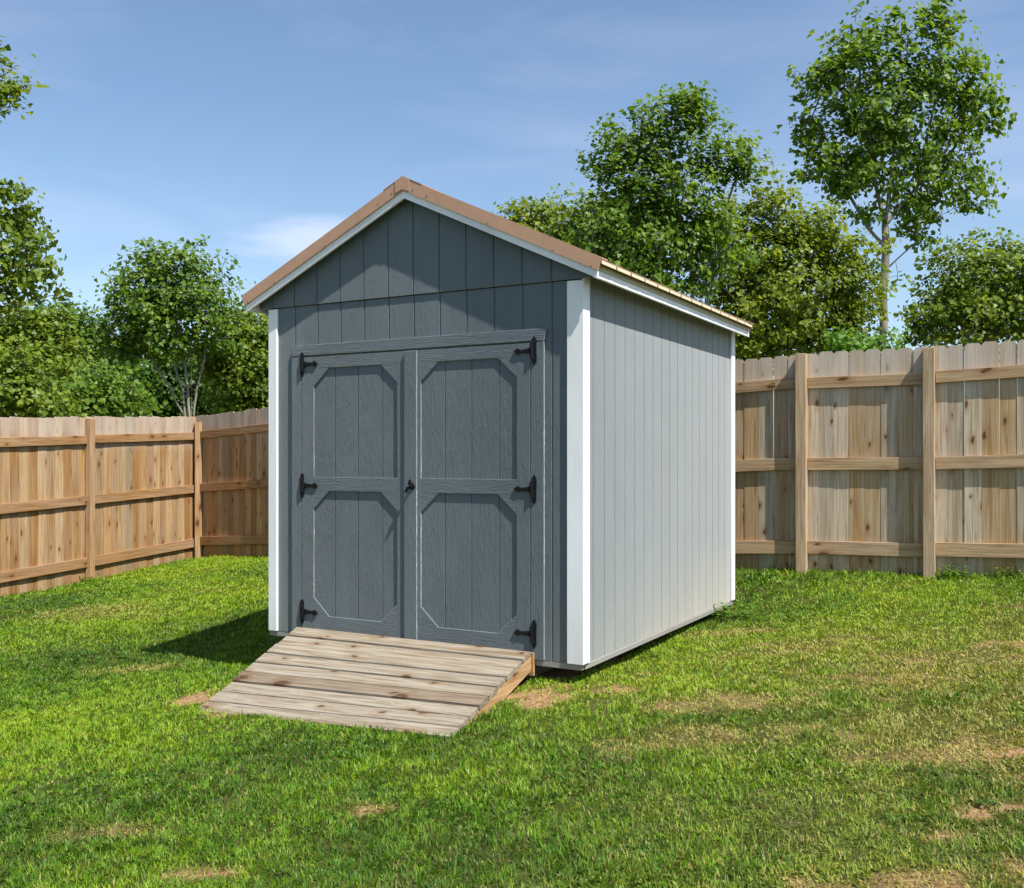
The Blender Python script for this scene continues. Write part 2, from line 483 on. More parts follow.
# ------------------------------------------------------------------ lawn
def make_lawn():
    bands = [(2.6, 3.6, 21000), (3.6, 4.6, 17500), (4.6, 6.0, 14000), (6.0, 8.0, 10000), (8.0, 10.5, 6800), (10.5, 15.0, 4500)]
    PX, PY = [], []
    for y0, y1, dens in bands:
        xm = .58 * y1 + .9
        n = int((y1 - y0) * 2 * xm * dens)
        PX.append(RNG.uniform(-xm, xm, n))
        PY.append(RNG.uniform(y0, y1, n))
    x, y = np.concatenate(PX), np.concatenate(PY)
    # clumping: pull blades towards tuft centres
    cx = np.round(x / .035) * .035 + (vnoise(x, y, 28.6, 71) - .5) * .03
    cy = np.round(y / .035) * .035 + (vnoise(x, y, 28.6, 72) - .5) * .03
    pull = RNG.uniform(0, .55, len(x))
    x, y = x + (cx - x) * pull, y + (cy - y) * pull
    a, b = shed_ab(x, y)
    keep = ~((a > .12) & (a < 2.36) & (b > .10) & (b < 3.0))
    keep &= ~((a > .34) & (a < 2.13) & (b < .1) & (b > -.935))
    dl, sl = seg_dist(x, y, FL)
    db, sb = seg_dist(x, y, FB)
    dr, sr = seg_dist(x, y, FR)
    keep &= (x > np.interp(y, [5.42, 9.94, 12.2, 14.4], [-7.22, -5.9, -5.24, -4.6]) - .02) | (y < 5.4)
    keep &= y < np.interp(x, [-5, -4.6, -.22, 6], [14.6, 14.4, 10.48, 7.29]) + .02
    bare, dry = patches(x, y)
    keep &= RNG.random(len(x)) > bare * 1.02
    keep &= RNG.random(len(x)) > np.clip((fnoise(x, y, 11, 91, 2) - .56) * 2.6, 0, .6)
    x, y, bare, dry, a, b = x[keep], y[keep], bare[keep], dry[keep], a[keep], b[keep]
    dl, db, dr = dl[keep], db[keep], dr[keep]
    n = len(x)
    z = terrain(x, y) - .004
    D = np.hypot(x, y)
    tall = fnoise(x, y, 3.0, 5, 3)
    h = RNG.uniform(.015, .037, n) * (.60 + .80 * tall) * (1 - .40 * dry)
    edge = np.clip(1 - np.minimum(dr, np.minimum(db, dl)) / .3, 0, 1)
    shed_e = np.clip(1 - np.maximum(np.maximum(-a, a - 2.44), np.maximum(-b, b - 3.05)) / .16, 0, 1)
    ramp_e = ((a > .25) & (a < 2.25) & (b > -1.1) & (b <= -.95)) * 1.0
    h *= 1 + 1.0 * edge * RNG.random(n) + .5 * shed_e * RNG.random(n) ** 2 + .25 * ramp_e * RNG.random(n)
    stray = RNG.random(n) < .02
    h = np.where(stray, h * RNG.uniform(1.3, 1.9, n), h)
    inside = (a > -.01) & (a < 2.45) & (b > -.01) & (b < 3.06)
    h = np.where(inside, np.minimum(h, .03), h)
    w = (.0009 + .00036 * D) * RNG.uniform(.6, 1.45, n)
    clover = (vnoise(x, y, 2.4, 131) > .70) & (RNG.random(n) < .30) | (RNG.random(n) < .004)
    w = np.where(clover, w * 3.0, w)
    h = np.where(clover, h * .7, h)
    # direction of lean: shared by tufts, plus own
    ang = 2 * math.pi * vnoise(x, y, 14, 81) * 2 + RNG.normal(0, 1.1, n)
    lean = np.abs(RNG.normal(.8, .45, n)) * (1 + .8 * dry)
    lean = np.clip(lean, .05, 1.5)
    face = ang + RNG.normal(math.pi / 2, .6, n)
    wx, wy = np.cos(face) * w, np.sin(face) * w
    lx, ly = np.cos(ang), np.sin(ang)
    s1, s2 = np.sin(lean * .45), np.sin(lean * 1.05)
    c1, c2 = np.cos(lean * .45), np.cos(lean * 1.05)
    p0 = np.stack([x, y, z], 1)
    wv = np.stack([wx, wy, np.zeros(n)], 1)
    p1 = p0 + np.stack([lx * s1, ly * s1, c1], 1) * (h * .55)[:, None]
    p2 = p1 + np.stack([lx * s2, ly * s2, c2], 1) * (h * .55)[:, None]
    verts = np.stack([p0 - wv, p0 + wv, p1 + wv * .85, p1 - wv * .85, p2], 1).reshape(-1, 3)
    base = (np.arange(n) * 5)[:, None]
    loops = (base + np.array([[0, 1, 2, 3, 3, 2, 4]])).ravel()
    sizes = np.tile([4, 3], n)
    lush = fnoise(x, y, .9, 15, 4)
    tuft = vnoise(x, y, 16, 61)
    tone = np.clip(.5 + (lush - .5) * 1.8 + (tuft - .5) * .5 + RNG.normal(0, .17, n) + .16 * np.clip((y - 5.5) / 4, 0, 1) * np.clip(1 - x / 4, .3, 1) - .10 * np.clip((5.4 - y) / 1.5, 0, 1), 0, 1)
    right = np.clip((x + .2) / 2.5, 0, 1) * np.clip((9 - y) / 3, 0, 1)
    tone = np.where(clover, np.clip(tone - .12, 0, 1), tone)
    straw = np.clip(dry * .8 + .13 * right + RNG.normal(0, .12, n) + (RNG.random(n) < .04 + .10 * right) * .6, 0, 1)
    t = NT('lawn_grass_blades')
    at = t.n('ShaderNodeAttribute', attribute_name='tone')
    st = t.n('ShaderNodeAttribute', attribute_name='straw')
    c = t.ramp(at.outputs['Fac'], [(0, (.034, .108, .008)), (.35, (.086, .212, .008)), (.65, (.165, .310, .009)), (1, (.265, .39, .014))])
    c = t.mix(st.outputs['Fac'], c, (.47, .36, .12))
    df = t.n('ShaderNodeBsdfPrincipled', inp={'Roughness': .5, 'Specular IOR Level': .3})
    t.l(c, df.inputs['Base Color'])
    tr = t.n('ShaderNodeBsdfTranslucent')
    t.l(t.mix(1.0, c, (1.2, 1.15, .6), 'MULTIPLY'), tr.inputs[0])
    mx = t.n('ShaderNodeMixShader', inp={0: .32})
    t.l(df.outputs[0], mx.inputs[1])
    t.l(tr.outputs[0], mx.inputs[2])
    t.l(mx.outputs[0], t.out.inputs[0])
    o = np_mesh('lawn_grass', verts, loops, sizes, t.m,
                attrs={'tone': ('FACE', np.repeat(tone, 2)), 'straw': ('FACE', np.repeat(straw, 2))})
    tag(o, 'short mown green lawn with dry yellowish patches around the shed', 'lawn', kind='stuff')
make_lawn()

# ------------------------------------------------------------------ shed
shed = empty('garden_shed', (CEN[0], CEN[1], 0), -TH)
tag(shed, 'slate grey wooden storage shed with white trim, double doors and brown metal roof', 'shed')
def LX(a): return W2 - a            # a = metres to the left of the front right corner
YF = -L2
ZB, ZBAND = .078, 2.345
PITCH = .467
def zfas(x): return 2.96 - PITCH * abs(x)      # lower edge line of the rake boards
def zroof(x): return 3.065 - PITCH * abs(x)    # top of the sheathing

# front wall round the door opening
DA, DB_, DT = .335, 2.125, 1.994     # opening: right, left, top
grooves_front = [LX(.195 + .2 * k) for k in range(13)]
bm = bmesh.new()
fl = lambda z: (lambda x: z)
grooved(bm, -W2, LX(DB_), grooves_front, fl(ZB), fl(DT), YF, YF + .014)
grooved(bm, LX(DA), W2, grooves_front, fl(ZB), fl(DT), YF, YF + .014)
grooved(bm, -W2, W2, grooves_front, fl(DT), fl(ZBAND), YF, YF + .014)
obj('front_wall', bm, M_front, shed)
bm = bmesh.new()
grooved(bm, -W2 - .06, W2 + .06, grooves_front, fl(ZBAND + .006), lambda x: zroof(x) - .02, YF - .011, YF + .004, extra=(0.0,))
obj('gable_panel', bm, M_front, shed)
bm = bmesh.new()
prism(bm, [(-W2, ZB), (W2, ZB), (W2, 2.45), (0, zroof(0) - .03), (-W2, 2.45)], 'y', L2 - .016, L2)
obj('back_wall', bm, M_front, shed)
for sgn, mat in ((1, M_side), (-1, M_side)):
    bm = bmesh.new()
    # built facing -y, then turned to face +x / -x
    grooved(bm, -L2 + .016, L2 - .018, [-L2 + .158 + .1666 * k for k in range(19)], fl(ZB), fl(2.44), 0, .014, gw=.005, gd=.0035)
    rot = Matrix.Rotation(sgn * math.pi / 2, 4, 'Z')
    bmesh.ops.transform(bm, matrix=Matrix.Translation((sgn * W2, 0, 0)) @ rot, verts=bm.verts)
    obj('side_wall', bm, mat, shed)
# dark interior floor and skids under the walls
bm = bmesh.new()
box(bm, -W2 + .02, W2 - .02, -L2 + .05, L2 - .02, .045, .10)
obj('floor_deck', bm, M_soffit, shed)
bm = bmesh.new()
box(bm, -W2 + .004, W2 - .004, YF + .001, YF + .04, .040, ZB - .002, .003)
obj('floor_rim', bm, M_skid, shed)
for s in (-1, 1):
    bm = bmesh.new()
    box(bm, s * W2 - s * .05, s * W2 + s * .006, YF + .042, L2, .040, ZB - .002, .003)
    obj('floor_rim', bm, M_skid, shed)
for s in (-.8, 0, .8):
    bm = bmesh.new()
    box(bm, s - .045, s + .045, -L2 + .06, L2 - .06, -.2, .044)
    obj('skid', bm, M_soffit, shed)

# white corner boards: an L of two boards at each corner
for sx in (-1, 1):
    for sy in (-1, 1):
        bm = bmesh.new()
        zt = ZBAND - .006 if sy < 0 else 2.40
        x0, x1 = sx * (W2 - .09), sx * (W2 + (.018 if sx > 0 else -.012))
        y0, y1 = (-L2 - .019, -L2 - .0005) if sy < 0 else (L2 + .0005, L2 + .019)
        box(bm, min(x0, x1), max(x0, x1), y0, y1, ZB, zt, .0025)
        yy = sorted((sy * (L2 + .019) - sy * .0195, sy * (L2 - .075)))
        xx = sorted((sx * (W2 + .0005), sx * (W2 + (.0175 if sx > 0 else .0036))))
        box(bm, xx[0], xx[1], yy[0], yy[1], ZB + .001, 2.40 - .002, .0025)
        obj('corner_trim', bm, M_white, shed)

# door surround
bm = bmesh.new()
prism(bm, [(LX(2.215), DT + .006), (LX(.245), DT + .006), (LX(.225), DT + .078), (LX(2.20), DT + .078)], 'y', YF - .019, YF - .0008, .002)
obj('door_header', bm, M_rail, shed)
for a0, a1 in ((.245, .332), (2.128, 2.215)):
    bm = bmesh.new()
    box(bm, LX(a1), LX(a0), YF - .0165, YF - .0008, ZB + .002, DT + .004, .002)
    obj('door_casing', bm, M_door, shed)

def hinge_bm(cx, cz, dirx, y):
    """Black T hinge with spear ends: plate upright, strap pointing dirx."""
    bm = bmesh.new()
    w, h = .015, .078
    plate = [(-w, -h * .72), (-w * 1.25, -h * .76), (-w * .45, -h * .82), (-w * 1.0, -h * .9), (0, -h * 1.12), (w * 1.0, -h * .9), (w * .45, -h * .82), (w * 1.25, -h * .76), (w, -h * .72),
             (w, h * .72), (w * 1.25, h * .76), (w * .45, h * .82), (w * 1.0, h * .9), (0, h * 1.12), (-w * 1.0, h * .9), (-w * .45, h * .82), (-w * 1.25, h * .76), (-w, h * .72)]
    prism(bm, [(cx + px, cz + pz) for px, pz in plate], 'y', y - .006, y)
    s = [(.012, -.022), (.05, -.012), (.098, -.0085), (.104, -.018), (.112, -.0185), (.140, 0), (.112, .0185), (.104, .018), (.098, .0085), (.05, .012), (.012, .022)]
    pts = [(cx + dirx * px, cz + pz) for px, pz in s]
    prism(bm, pts, 'y', y - .0105, y - .0062 + .0055)
    r = bmesh.ops.create_cone(bm, cap_ends=True, segments=12, radius1=.0085, radius2=.0085, depth=.098)
    bmesh.ops.translate(bm, verts=r['verts'], vec=(cx + dirx * .010, y - .011, cz))
    for px, pz in ((0, .05), (0, -.05), (dirx * .045, 0), (dirx * .085, 0)):
        r = bmesh.ops.create_uvsphere(bm, u_segments=8, v_segments=5, radius=.0055)
        bmesh.ops.translate(bm, verts=r['verts'], vec=(cx + px, y - .0085, cz + pz))
    return bm

def make_door(a0, a1, hinge_right):
    """a0 < a1: metres left of the corner; slab with applied frame of stiles, rails and corner blocks"""
    bm = bmesh.new()
    x0, x1 = LX(a1) + .003, LX(a0) - .003
    z0, z1 = .107, DT - .005
    pa0, pa1 = (1.318, 2.02) if a0 > 1 else (.429, 1.134)
    g = [LX(pa1) + (pa1 - pa0) * f for f in (.255, .533, .818)]
    grooved(bm, x0, x1, g[:3], fl(z0), fl(z1), YF - .003, YF + .022, gw=.006, gd=.005)
    d = obj('door', bm, M_door, shed)
    px0, px1 = LX(pa1), LX(pa0)
    y0, y1 = YF - .0165, YF - .0035
    for q0, q1 in ((x0, px0), (px1, x1)):
        bm = bmesh.new()
        box(bm, q0, q1, y0, y1, z0, z1, .0015)
        obj('stile', bm, M_door, d)
    for q0, q1 in ((z0, .216), (1.071, 1.163), (1.909, z1)):
        bm = bmesh.new()
        box(bm, px0 + .0006, px1 - .0006, y0 + .0004, y1, q0, q1, .0015)
        obj('rail', bm, M_rail, d)
    c = .132
    e = .0006
    for zc, sz in ((1.909 - e, -1), (1.071 - e, -1), (.216 + e, 1)):
        for xc, sx in ((px0 + e, 1), (px1 - e, -1)):
            bm = bmesh.new()
            prism(bm, [(xc, zc), (xc + sx * c, zc), (xc, zc + sz * c * .92)], 'y', y0 + .0008, y1, .001)
            obj('corner_brace', bm, M_rail, d)
    hx = LX(.308) if hinge_right else LX(2.118)
    for zc in (1.94, 1.105, .235):
        obj('hinge', hinge_bm(hx, zc, -1 if hinge_right else 1, YF - .0172), M_black, d)
    return d

d_left = make_door(1.23, DB_, False)
d_right = make_door(DA, 1.23, True)
bm = bmesh.new()
box(bm, LX(1.252), LX(1.158), YF - .031, YF - .0172, .112, DT - .008, .002)
obj('astragal', bm, M_door, d_left)
# T handle with keyhole rose
bm = bmesh.new()
hx, hz, hy = LX(1.190), 1.112, YF - .031
r = bmesh.ops.create_cone(bm, cap_ends=True, segments=20, radius1=.024, radius2=.020, depth=.008)
bmesh.ops.transform(bm, matrix=Matrix.Translation((hx, hy - .004, hz)) @ Matrix.Rotation(math.pi / 2, 4, 'X'), verts=r['verts'])
r = bmesh.ops.create_cone(bm, cap_ends=True, segments=14, radius1=.011, radius2=.009, depth=.03)
bmesh.ops.transform(bm, matrix=Matrix.Translation((hx, hy - .018, hz)) @ Matrix.Rotation(math.pi / 2, 4, 'X'), verts=r['verts'])
prism(bm, [(hx - .035, hz - .036), (hx - .026, hz - .044), (hx + .006, hz - .004), (hx + .016, hz + .040), (hx + .002, hz + .047), (hx - .010, hz + .014)], 'y', hy - .040, hy - .028, .003)
h_ = obj('handle', bm, M_black, d_left)
bm = bmesh.new()
r = bmesh.ops.create_cone(bm, cap_ends=True, segments=12, radius1=.006, radius2=.006, depth=.004)
bmesh.ops.transform(bm, matrix=Matrix.Translation((hx - .004, hy - .0415, hz + .004)) @ Matrix.Rotation(math.pi / 2, 4, 'X'), verts=r['verts'])
obj('lock_cylinder', bm, M_steel, d_left)

# roof: sheathing, rafter tails, fascias, metal, trim
OF, OS, OB = .085, .125, .004                 # overhang at the gables and at the eaves
for s in (-1, 1):
    bm = bmesh.new()
    xe = s * (W2 + OS - .02)
    prism(bm, [(0, zroof(0) - .022), (xe, zroof(xe) - .022), (xe, zroof(xe) - .004), (0, zroof(0) - .004)], 'y', -L2 - OF + .02, L2 + OB - .02)
    obj('roof_deck', bm, M_soffit, shed)
    for k in range(6):
        bm = bmesh.new()
        yy = -L2 + .04 + k * (2 * L2 - .08) / 5
        xi = s * (W2 - .06)
        prism(bm, [(xi, zroof(xi) - .115), (xe - s * .002, zroof(xe) - .085), (xe - s * .002, zroof(xe) - .025), (xi, zroof(xi) - .025)], 'y', yy - .019, yy + .019)
        obj('rafter_tail', bm, M_soffit, shed)
    # eave fascia
    bm = bmesh.new()
    xa, xb = sorted((s * (W2 + OS - .019), s * (W2 + OS)))
    box(bm, xa, xb, -L2 - OF + .0005, L2 + OB - .0005, 2.333, 2.425, .002)
    obj('eave_fascia', bm, M_white, shed)
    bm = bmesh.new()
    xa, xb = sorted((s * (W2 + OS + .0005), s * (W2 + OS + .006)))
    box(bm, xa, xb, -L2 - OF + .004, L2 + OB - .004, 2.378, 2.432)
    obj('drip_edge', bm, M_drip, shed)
    # metal sheet with raised ribs, swept down the slope
    bm = bmesh.new()
    prof = []
    y, ye = -L2 - OF - .006, L2 + OB + .03
    nrib = 14
    pitch = (ye - y) / nrib
    for k in range(nrib):
        c = y + pitch * (k + .5)
        prof += [(y + pitch * k, 0), (c - .034, 0), (c - .014, .018), (c + .014, .018), (c + .034, 0)]
    prof.append((ye, 0))
    x_hi, x_lo = s * .02, s * (W2 + OS + .036)
    rows = []
    for xq in (x_hi, x_lo):
        rows.append([(bm.verts.new((xq, py, zroof(xq) + pz)), bm.verts.new((xq, py, zroof(xq) - (.0045 if xq == x_hi else .013)))) for py, pz in prof])
    for i in range(len(prof) - 1):
        (a, a2), (b, b2) = rows[0][i], rows[0][i + 1]
        (c, c2), (d, d2) = rows[1][i], rows[1][i + 1]
        bm.faces.new((a, b, d, c))
        bm.faces.new((a2, c2, d2, b2))
        bm.faces.new((c, d, d2, c2))
        bm.faces.new((a, a2, b2, b))
    for row_a, row_b in ((rows[0][0], rows[1][0]), (rows[0][-1], rows[1][-1])):
        bm.faces.new((row_a[0], row_b[0], row_b[1], row_a[1]))
    obj('metal_roof', bm, M_rib, shed)
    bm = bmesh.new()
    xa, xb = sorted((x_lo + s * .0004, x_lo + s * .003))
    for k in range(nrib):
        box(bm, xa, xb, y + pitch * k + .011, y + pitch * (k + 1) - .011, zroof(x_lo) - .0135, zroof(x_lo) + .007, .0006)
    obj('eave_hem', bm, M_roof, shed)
    # rake fascia and brown rake trim, front and back
    for sy in (-1, 1):
        bm = bmesh.new()
        yo = sy * (L2 + (OF if sy < 0 else OB + .019))
        y0, y1 = sorted((yo, yo - sy * .019))
        xe2 = s * (W2 + OS + .012)
        prism(bm, [(0, zfas(0)), (xe2, zfas(xe2)), (xe2, zfas(xe2) + .095), (0, zfas(0) + .095)], 'y', y0, y1)
        obj('rake_fascia', bm, M_white, shed)
        bm = bmesh.new()
        y0, y1 = sorted((yo + sy * .0005, yo + sy * .012))
        xe3 = s * (W2 + OS + .018)
        xt = s * (W2 + OS + .044)
        zl = lambda x: 3.006 - PITCH * abs(x)
        zh = lambda x: 3.090 - PITCH * abs(x)
        prism(bm, [(0, zl(0)), (xe3, zl(xe3)), (xt, zh(xt)), (0, zh(0))], 'y', y0, y1)
        y2, y3 = sorted((yo + sy * .011, yo - sy * .075))
        prism(bm, [(0, zh(0) - .006), (xt, zh(xt) - .006), (xt, zh(xt) + .0005), (0, zh(0) + .0005)], 'y', y2, y3)
        rt = obj('rake_trim', bm, M_brown, shed)
        if sy < 0:
            for fx in (.06, .14, .47, .80, .985):
                xx = s * (W2 + OS) * fx
                screw(rt, (xx, yo - .0130, zl(xx) + .012 + .02 * (fx < .2)), .0055)
bm = bmesh.new()
zc = 3.093
prism(bm, [(-.15, zc - PITCH * .15), (0, zc), (.15, zc - PITCH * .15), (.15, zc - PITCH * .15 + .004), (0, zc + .0055), (-.15, zc - PITCH * .15 + .004)], 'y', -L2 - OF - .014, L2 + OB + .034)
obj('ridge_cap', bm, M_brown, shed)
bm = bmesh.new()
yo = -L2 - OF - .0125
prism(bm, [(-.055, 3.02 - PITCH * .055), (0, 3.012), (.055, 3.02 - PITCH * .055), (.055, zc - PITCH * .055), (0, zc), (-.055, zc - PITCH * .055)], 'y', yo - .004, yo - .0005)
obj('ridge_end_cap', bm, M_brown, shed)

# ------------------------------------------------------------------ ramp
RL = .925
pt = lambda a, b: A0 + U * a + V * b
c0 = pt(1.235, -.03 - RL / 2)
ramp = empty('wooden_ramp', (c0[0], c0[1], -.2), -TH)
tag(ramp, 'weathered grey plank ramp leading up from the lawn to the shed doors', 'ramp')
HW = .915
z_top, z_l, z_r = .328, -.052, .040            # local heights (object sits at -.2)
def rz(x, f):                                  # f = 0 at the door, 1 on the grass; twists a little
    zb = z_l + (z_r - z_l) * (x + HW) / (2 * HW)
    return z_top + .003 + (zb - z_top) * f
def ry(f): return RL / 2 - RL * f
NPL = 9
tan_boards = {5}
for k in range(NPL):
    f0, f1 = k / NPL + .0065, (k + 1) / NPL - .0065
    bm = bmesh.new()
    jl, jr = random.uniform(-.006, .008), random.uniform(-.006, .008)
    jz = random.uniform(-.004, .004)
    NS = 8
    ring = []
    for i in range(NS + 1):
        x = -HW - jl + (2 * HW + jl + jr) * i / NS
        bow = .002 * math.sin(i * 1.3 + k)
        cup = .0015
        r_ = []
        for f, dz in ((f0, -.032), (f1, -.032), (f1, -.002), (f1 - .006, 0), ((f0 + f1) / 2, -cup), (f0 + .006, 0), (f0, -.002)):
            r_.append(bm.verts.new((x, ry(f) + bow, rz(x, f) + dz + jz)))
        ring.append(r_)
    m = len(ring[0])
    for i in range(NS):
        for j in range(m):
            bm.faces.new((ring[i][j], ring[i + 1][j], ring[i + 1][(j + 1) % m], ring[i][(j + 1) % m]))
    bm.faces.new(ring[0])
    bm.faces.new(ring[-1][::-1])
    p = obj('plank', bm, M_plank_tan if k in tan_boards else M_plank, ramp)
    if k in tan_boards:
        p['label'] = 'browner plank of the ramp'
    for x in (-HW + .03, 0.0, HW - .03):
        for q in (.28, .72):
            f = f0 + (f1 - f0) * q
            screw(p, (x + random.uniform(-.006, .006), ry(f), rz(x, f) + jz + .0002), .0042)
for x in (-HW + .022, 0, HW - .022):
    bm = bmesh.new()
    dz = -.034
    pts = [(ry(0), rz(x, 0) + dz), (ry(1), rz(x, 1) + dz), (ry(1), rz(x, 1) + dz - .05), (ry(.6), rz(x, .6) + dz - .085), (ry(0.0), rz(x, 0) + dz - .085)]
    prism(bm, pts, 'x', x - .019, x + .019, .0015)
    obj('stringer', bm, M_stringer, ramp)
bm = bmesh.new()
box(bm, -HW + .0, HW + .012, ry(0) + .001, ry(0) + .020, z_top - .145, z_top - .006, .0015)
obj('ledger_board', bm, M_stringer, ramp)

# ------------------------------------------------------------------ fences
def make_fence(name, label, line, tops, bots, mats, pick_w, dog, last_post, first_post=True, deep=.108):
    """line: post positions; tops / bots: heights of picket tops and feet at the posts. Rails and posts on the yard's side."""
    mp, mr, mq = mats
    o0 = line[0]
    root = empty(name, (o0[0], o0[1], bots[0]))
    tag(root, label, 'fence')
    rnd = random.Random(len(label))
    for i in range(len(line) - 1):
        (x0, y0), (x1, y1) = line[i], line[i + 1]
        L = math.hypot(x1 - x0, y1 - y0)
        ang = math.atan2(y1 - y0, x1 - x0)
        loc = (x0 - o0[0], y0 - o0[1], 0)
        B = bots[0]
        zt = lambda s: tops[i] + (tops[i + 1] - tops[i]) * s / L - B
        zb = lambda s: bots[i] + (bots[i + 1] - bots[i]) * s / L - B
        def put(nm, bm, m):
            o = obj(nm, bm, m, root)
            o.location = loc
            o.rotation_euler = (0, 0, ang)
            return o
        # pickets: local x along the run, y=0 their yard face (yard is at -y), thickness to +y
        bm = bmesh.new()
        n = max(1, round(L / pick_w))
        w = L / n
        for k in range(n):
            s0, s1 = k * w + rnd.uniform(.0003, .0012), (k + 1) * w - rnd.uniform(.0003, .0012)
            sm = (s0 + s1) / 2
            t_ = zt(sm) + rnd.uniform(-.010, .010)
            b_ = zb(sm) - .09
            yo = rnd.uniform(0, .008)
            lean = rnd.uniform(-.004, .004)
            e = .022 if dog else .014
            e2 = e * (1.2 if dog else .8)
            poly = [(s0, b_), (s1, b_), (s1 + lean, t_ - e2), (s1 - e + lean, t_), (s0 + e + lean, t_), (s0 + lean, t_ - e2)]
            prism(bm, poly, 'y', yo, yo + .016)
        put('picket_panel', bm, mp)
        for q0, q1 in ((.113, .164), (.484, .540), (.866, .926)):
            bm = bmesh.new()
            h = lambda s, q: zt(s) + (zb(s) - zt(s)) * q
            j = rnd.uniform(-.006, .006)
            s0, s1 = .047, L - .047
            prism(bm, [(s0, h(s0, q1) + j), (s1, h(s1, q1) + j), (s1, h(s1, q0) + j), (s0, h(s0, q0) + j)], 'y', -.034, -.0008, .002)
            put('rail', bm, mr)
        posts = ([0] if (i > 0 or first_post) else []) + ([1] if (i == len(line) - 2 and last_post) else [])
        for e in posts:
            s = e * L
            bm = bmesh.new()
            tilt = rnd.uniform(-.008, .008)
            pw = .046
            zt0, zb0 = zt(s) - (.012 if dog else .02), zb(s) - .3
            poly = [(s - pw, zb0), (s + pw, zb0), (s + pw + tilt, zt0 - rnd.uniform(0, .012)), (s - pw + tilt, zt0)]
            prism(bm, poly, 'y', -deep, -.0012, .003)
            put('post', bm, mq)
    return root

ML = (M_picket_l, M_rail_l, M_post_l)
MR = (M_picket_r, M_rail_r, M_post_r)
make_fence('wooden_fence', 'sunlit orange toned picket fence running down the left side of the yard', FL,
           [1.56, 1.63, 1.70, 1.805, 1.898], [-.27, -.26, -.235, -.190, -.135], ML, .140, False, False, deep=.07)
fence_left = bpy.data.objects['wooden_fence']
bm = bmesh.new()
prism(bm, [(-.05, -.3), (.05, -.3), (.052, 2.05), (-.048, 2.06)], 'y', -.05, .05, .003)
corner = obj('post', bm, M_post_l, fence_left)
corner.location = (-4.6 + 7.22 + .055, 14.4 - 5.42 - .085, .03)
corner.rotation_euler = (0, 0, .3)
make_fence('wooden_fence', 'shaded stretch of picket fence between the left corner post and the shed', FB,
           [1.905, 1.985, 2.07, 2.14], [-.125, .02, .10, .18], ML, .140, False, False, False)
make_fence('wooden_fence', 'weathered greyish dog eared picket fence behind the right side of the shed', FR,
           [2.14, 2.17, 2.20, 2.250, 2.252, 2.295, 2.31], [.18, .21, .235, .285, .302, .325, .34], MR, .1345, True, True)

# ------------------------------------------------------------------ trees
def px(x, y, D):
    """The point D metres out that lies behind photo pixel (x, y)."""
    return np.array([(x - 512) / F * D, D, CAM_H - (y - 458.6) / F * D])

def tubes(edges, k=6):
    V_, Q = [], []
    off = 0
    for p, q, r0, r1 in edges:
        d = q - p
        L = np.linalg.norm(d)
        if L < 1e-5: continue
        d = d / L
        a = np.cross(d, (0.3, .2, .9) if abs(d[2]) < .9 else (1, 0, 0))
        a /= np.linalg.norm(a)
        b = np.cross(d, a)
        kk = k if r0 > .02 else 4
        th = np.arange(kk) * 2 * math.pi / kk
        ring = np.cos(th)[:, None] * a + np.sin(th)[:, None] * b
        V_.append(p - d * r0 * .2 + ring * r0)
        V_.append(q + d * r1 * .2 + ring * r1)
        i = np.arange(kk)
        j = (i + 1) % kk
        Q.append(np.stack([i, j, j + kk, i + kk], 1) + off)
        off += 2 * kk
    return np.concatenate(V_), np.concatenate(Q)

